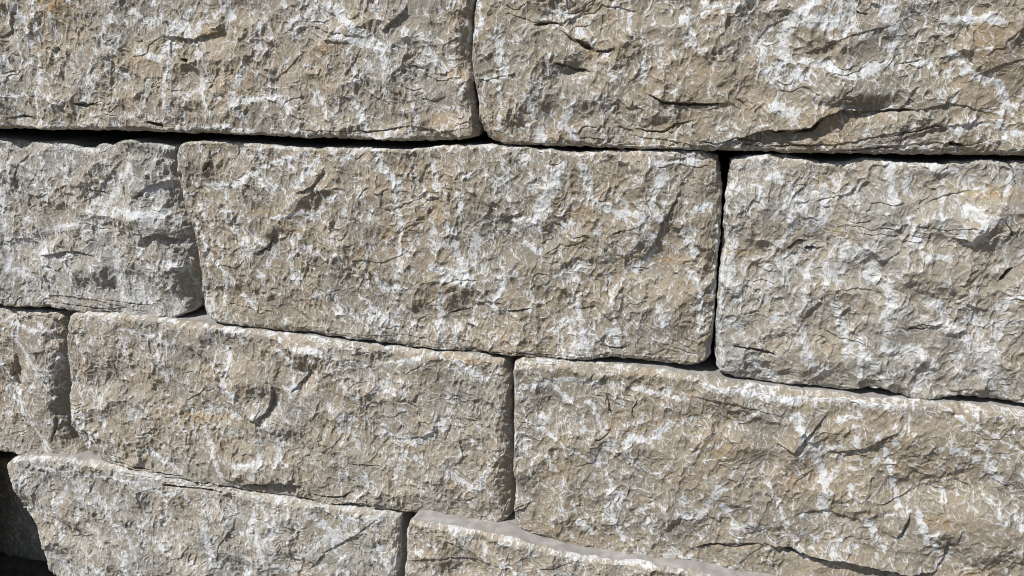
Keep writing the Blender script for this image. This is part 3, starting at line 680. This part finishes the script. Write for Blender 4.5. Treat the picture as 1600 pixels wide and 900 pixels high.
block('tall pale block at right edge, right of the large middle block', GR, M_GREY,
      top=[(1141, 250), (1170, 242), (1210, 242), (1260, 249), (1310, 254), (1345, 249), (1380, 248), (1400, 256), (1450, 254), (1480, 257), (1530, 250), (1560, 252), (1576, 257), (1590, 251), (1640, 252), (2020, 262)],
      right=[(2020, 262), (2030, 480), (2020, 690)],
      bottom=[(1124, 584), (1140, 592), (1200, 601), (1260, 607), (1330, 613), (1375, 611), (1400, 616), (1430, 627), (1465, 627), (1490, 620), (1530, 624), (1580, 634), (1640, 644), (2020, 690)],
      left=[(1141, 250), (1136, 285), (1130, 340), (1124, 420), (1119, 490), (1116, 550), (1118, 574), (1124, 584)],
      y0=-.008, rt=.008, rr=.02, rb=.012, rl=.012, seed=505, ink0=-0.01, rough=1.0)
# third course
block('short narrow block at left edge with shaded right flank, in the third course', GR, M_TAN,
      top=[(-430, 462), (-100, 478), (0, 484), (40, 487), (90, 494)],
      right=[(90, 494), (91, 530), (95, 580), (97, 640), (105, 680), (124, 708), (130, 717)],
      bottom=[(-430, 640), (-100, 694), (0, 708), (60, 716), (110, 722), (130, 717)],
      left=[(-430, 462), (-436, 550), (-430, 640)],
      y0=-.006, rt=.012, rr=.034, rb=.012, rl=.02, seed=606)
block('long third course block with a black slot under a ledge near its bottom edge', GR, M_TAN,
      top=[(102, 493), (120, 489), (160, 491), (210, 494), (300, 506), (420, 521), (520, 533), (620, 545), (700, 553), (745, 557), (792, 566)],
      right=[(792, 566), (795, 620), (797, 700), (798, 770), (798, 806), (790, 820)],
      bottom=[(158, 719), (180, 731), (250, 744), (320, 757), (400, 772), (480, 784), (560, 794), (630, 801), (700, 812), (740, 821), (770, 827), (790, 820)],
      left=[(102, 493), (99, 530), (104, 600), (108, 650), (122, 686), (142, 708), (158, 719)],
      y0=-.020, rt=.008, rr=.028, rb=.013, rl=.012, seed=717, ink0=-0.06)
block('wide block at lower right with a long dark crack near its bottom', GR, M_BROWN,
      top=[(800, 568), (815, 562), (900, 569), (1000, 577), (1100, 591), (1200, 609), (1300, 620), (1400, 628), (1500, 636), (1600, 646), (2020, 704)],
      right=[(2020, 704), (2030, 900), (2000, 1080)],
      bottom=[(808, 828), (850, 845), (920, 866), (1000, 878), (1070, 887), (1140, 901), (1300, 932), (2000, 1080)],
      left=[(800, 568), (800, 620), (802, 700), (803, 780), (803, 815), (808, 828)],
      y0=-.026, rt=.012, rr=.02, rb=.012, rl=.010, seed=808, ink0=-0.08, rough=.9)
# bottom course
block('pale veined bottom course block with a slanting left end', GR, M_GREY,
      top=[(10, 722), (22, 715), (80, 716), (150, 725), (250, 746), (330, 762), (420, 778), (520, 793), (600, 802), (625, 808)],
      right=[(625, 808), (621, 845), (624, 880), (620, 960), (616, 1060)],
      bottom=[(140, 1010), (300, 1030), (616, 1060)],
      left=[(10, 722), (12, 755), (34, 795), (52, 835), (66, 870), (90, 920), (140, 1010)],
      y0=-.030, rt=.010, rr=.012, rb=.012, rl=.014, seed=909, ink0=0.05)
block('lowest block at bottom centre with a smooth sawn grey top showing', GR, M_TAN,
      top=[(637, 818), (645, 813), (700, 826), (760, 836), (810, 845), (860, 862), (930, 876), (1000, 884), (1080, 896), (1160, 914), (1400, 960), (2000, 1095)],
      right=[(2000, 1095), (2000, 1200), (1990, 1300)],
      bottom=[(634, 1062), (900, 1100), (1990, 1300)],
      left=[(637, 818), (632, 840), (633, 870), (630, 960), (634, 1062)],
      y0=-.060, rt=.008, rr=.012, rb=.012, rl=.010, seed=111)
block('dark shaded block set back in the bottom left corner', GR, M_GREY,
      top=[(-430, 690), (-200, 700), (0, 712), (120, 722)],
      right=[(120, 722), (130, 800), (140, 880)],
      bottom=[(-430, 850), (-200, 862), (0, 884), (140, 892)],
      left=[(-430, 690), (-430, 770), (-430, 850)],
      y0=.230, rt=.014, rr=.02, rb=.014, rl=.02, seed=222, depth=.12, rough=.8)

block('unseen block added left of view to shade the dark set back block', GR, M_TAN,  # added out of view so its shadow falls on the recessed corner block
      top=[(-900, 640), (-500, 664), (-200, 690), (-120, 700)],
      right=[(-120, 700), (-118, 800), (-116, 900), (-114, 950)],
      bottom=[(-900, 900), (-400, 930), (-114, 950)],
      left=[(-900, 640), (-900, 780), (-900, 900)],
      y0=-.030, rt=.012, rr=.014, rb=.012, rl=.02, seed=333, fine=.003, depth=.12)

def beyond(label, x0, x1, ya0, ya1, yb0, yb1, y0, seed, mat):
    """a neighbour past the edge of the survey: corners (x0, ya0) (x1, ya1) above, (x0, yb0) (x1, yb1) below"""
    m = (x0 + x1) / 2
    block(label, GR, mat, [(x0, ya0), (m, (ya0 + ya1) / 2), (x1, ya1)], [(x1, ya1), (x1 + 4, (ya1 + yb1) / 2), (x1, yb1)],
          [(x0, yb0), (m, (yb0 + yb1) / 2 + 3), (x1, yb1)], [(x0, ya0), (x0 - 3, (ya0 + yb0) / 2), (x0, yb0)], y0, .012, .018, .012, .014, seed, fine=.003)
beyond('block past the right end of the top right block', 2022, 3000, -120, -70, 250, 272, -.012, 441, M_TAN)
beyond('block past the right end of the tall pale block', 2042, 3000, 264, 290, 694, 835, -.006, 442, M_GREY)
beyond('block past the right end of the wide lower right block', 2034, 3000, 708, 860, 1090, 1330, -.022, 443, M_BROWN)
beyond('block past the right end of the lowest block', 2014, 3000, 1100, 1345, 1330, 1700, -.040, 444, M_GREY)
beyond('block past the left end of the top left block', -1150, -440, -210, -192, 184, 188, -.010, 445, M_BROWN)
beyond('block past the left end of the grey lumpy block', -1150, -450, 200, 204, 420, 450, -.004, 446, M_TAN)
beyond('block past the left end of the short narrow block', -1150, -446, 432, 460, 600, 638, -.010, 447, M_GREY)

# ------------------------------------------------------------------ the ground in front and the earth behind
def plain(name, col1, col2, sc, bump=.3):
    m = bpy.data.materials.new(name); m.use_nodes = True
    t = m.node_tree; N = t.nodes; L = t.links; b = N['Principled BSDF']; b.inputs['Roughness'].default_value = .95
    g = N.new('ShaderNodeTexCoord'); n = N.new('ShaderNodeTexNoise'); n.inputs['Scale'].default_value = sc; n.inputs['Detail'].default_value = 8
    L.new(g.outputs['Object'], n.inputs['Vector'])
    r = N.new('ShaderNodeValToRGB'); r.color_ramp.elements[0].position = .35; r.color_ramp.elements[1].position = .65
    r.color_ramp.elements[0].color = (*col1, 1); r.color_ramp.elements[1].color = (*col2, 1)
    L.new(n.outputs['Fac'], r.inputs[0]); L.new(r.outputs[0], b.inputs['Base Color'])
    bp = N.new('ShaderNodeBump'); bp.inputs['Strength'].default_value = bump; bp.inputs['Distance'].default_value = .01
    L.new(n.outputs['Fac'], bp.inputs['Height']); L.new(bp.outputs[0], b.inputs['Normal'])
    return m

def grid_obj(name, xs, ys, zf, mat):
    X, Y = np.meshgrid(xs, ys); Z = zf(X, Y)
    v = np.stack([X, Y, Z], -1).reshape(-1, 3); ny, nx = X.shape
    i = np.arange(ny * nx).reshape(ny, nx)
    f = np.stack([i[:-1, :-1], i[:-1, 1:], i[1:, 1:], i[1:, :-1]], -1).reshape(-1, 4)
    me = bpy.data.meshes.new(name); me.from_pydata(v.tolist(), [], f.tolist()); me.update()
    me.polygons.foreach_set('use_smooth', np.ones(len(f), bool)); me.materials.append(mat)
    o = bpy.data.objects.new(name, me); C.objects.link(o); o['kind'] = 'structure'
    return o

xs = np.concatenate([np.linspace(-60, -3, 20), np.linspace(-2.9, 2.9, 120), np.linspace(3, 60, 20)])
ys = np.concatenate([np.linspace(-60, -2.6, 20), np.linspace(-2.5, 1.2, 90), np.linspace(1.3, 60, 20)])
grid_obj('ground', xs, ys, lambda X, Y: .25 + .02 * perlin(X * 3, Y * 3, 5) + .008 * perlin(X * 14, Y * 14, 6), plain('gravelly_ground', (.10, .085, .065), (.19, .165, .13), 40))
# earth bank behind the blocks
def bank():
    xs = np.linspace(-4, 4, 160); zs = np.linspace(.1, 1.66, 50)
    X, Z = np.meshgrid(xs, zs)
    Y = .36 + .02 * perlin(X * 9, Z * 9, 77)
    Y = Y + 0
    v = np.stack([X, Y, Z], -1).reshape(-1, 3).tolist(); ny, nx = X.shape
    i = np.arange(ny * nx).reshape(ny, nx)
    f = np.stack([i[:-1, :-1], i[:-1, 1:], i[1:, 1:], i[1:, :-1]], -1).reshape(-1, 4).tolist()
    b0 = len(v)
    v += [(x, 2.5, 1.66) for x in xs]
    top = i[-1]
    f += [[int(top[k]), int(top[k + 1]), b0 + k + 1, b0 + k] for k in range(nx - 1)]
    me = bpy.data.meshes.new('earth_bank'); me.from_pydata(v, [], f); me.update(); me.materials.append(plain('dark_earth', (.03, .024, .018), (.06, .048, .036), 30))
    o = bpy.data.objects.new('earth_bank', me); C.objects.link(o); o['kind'] = 'structure'
bank()
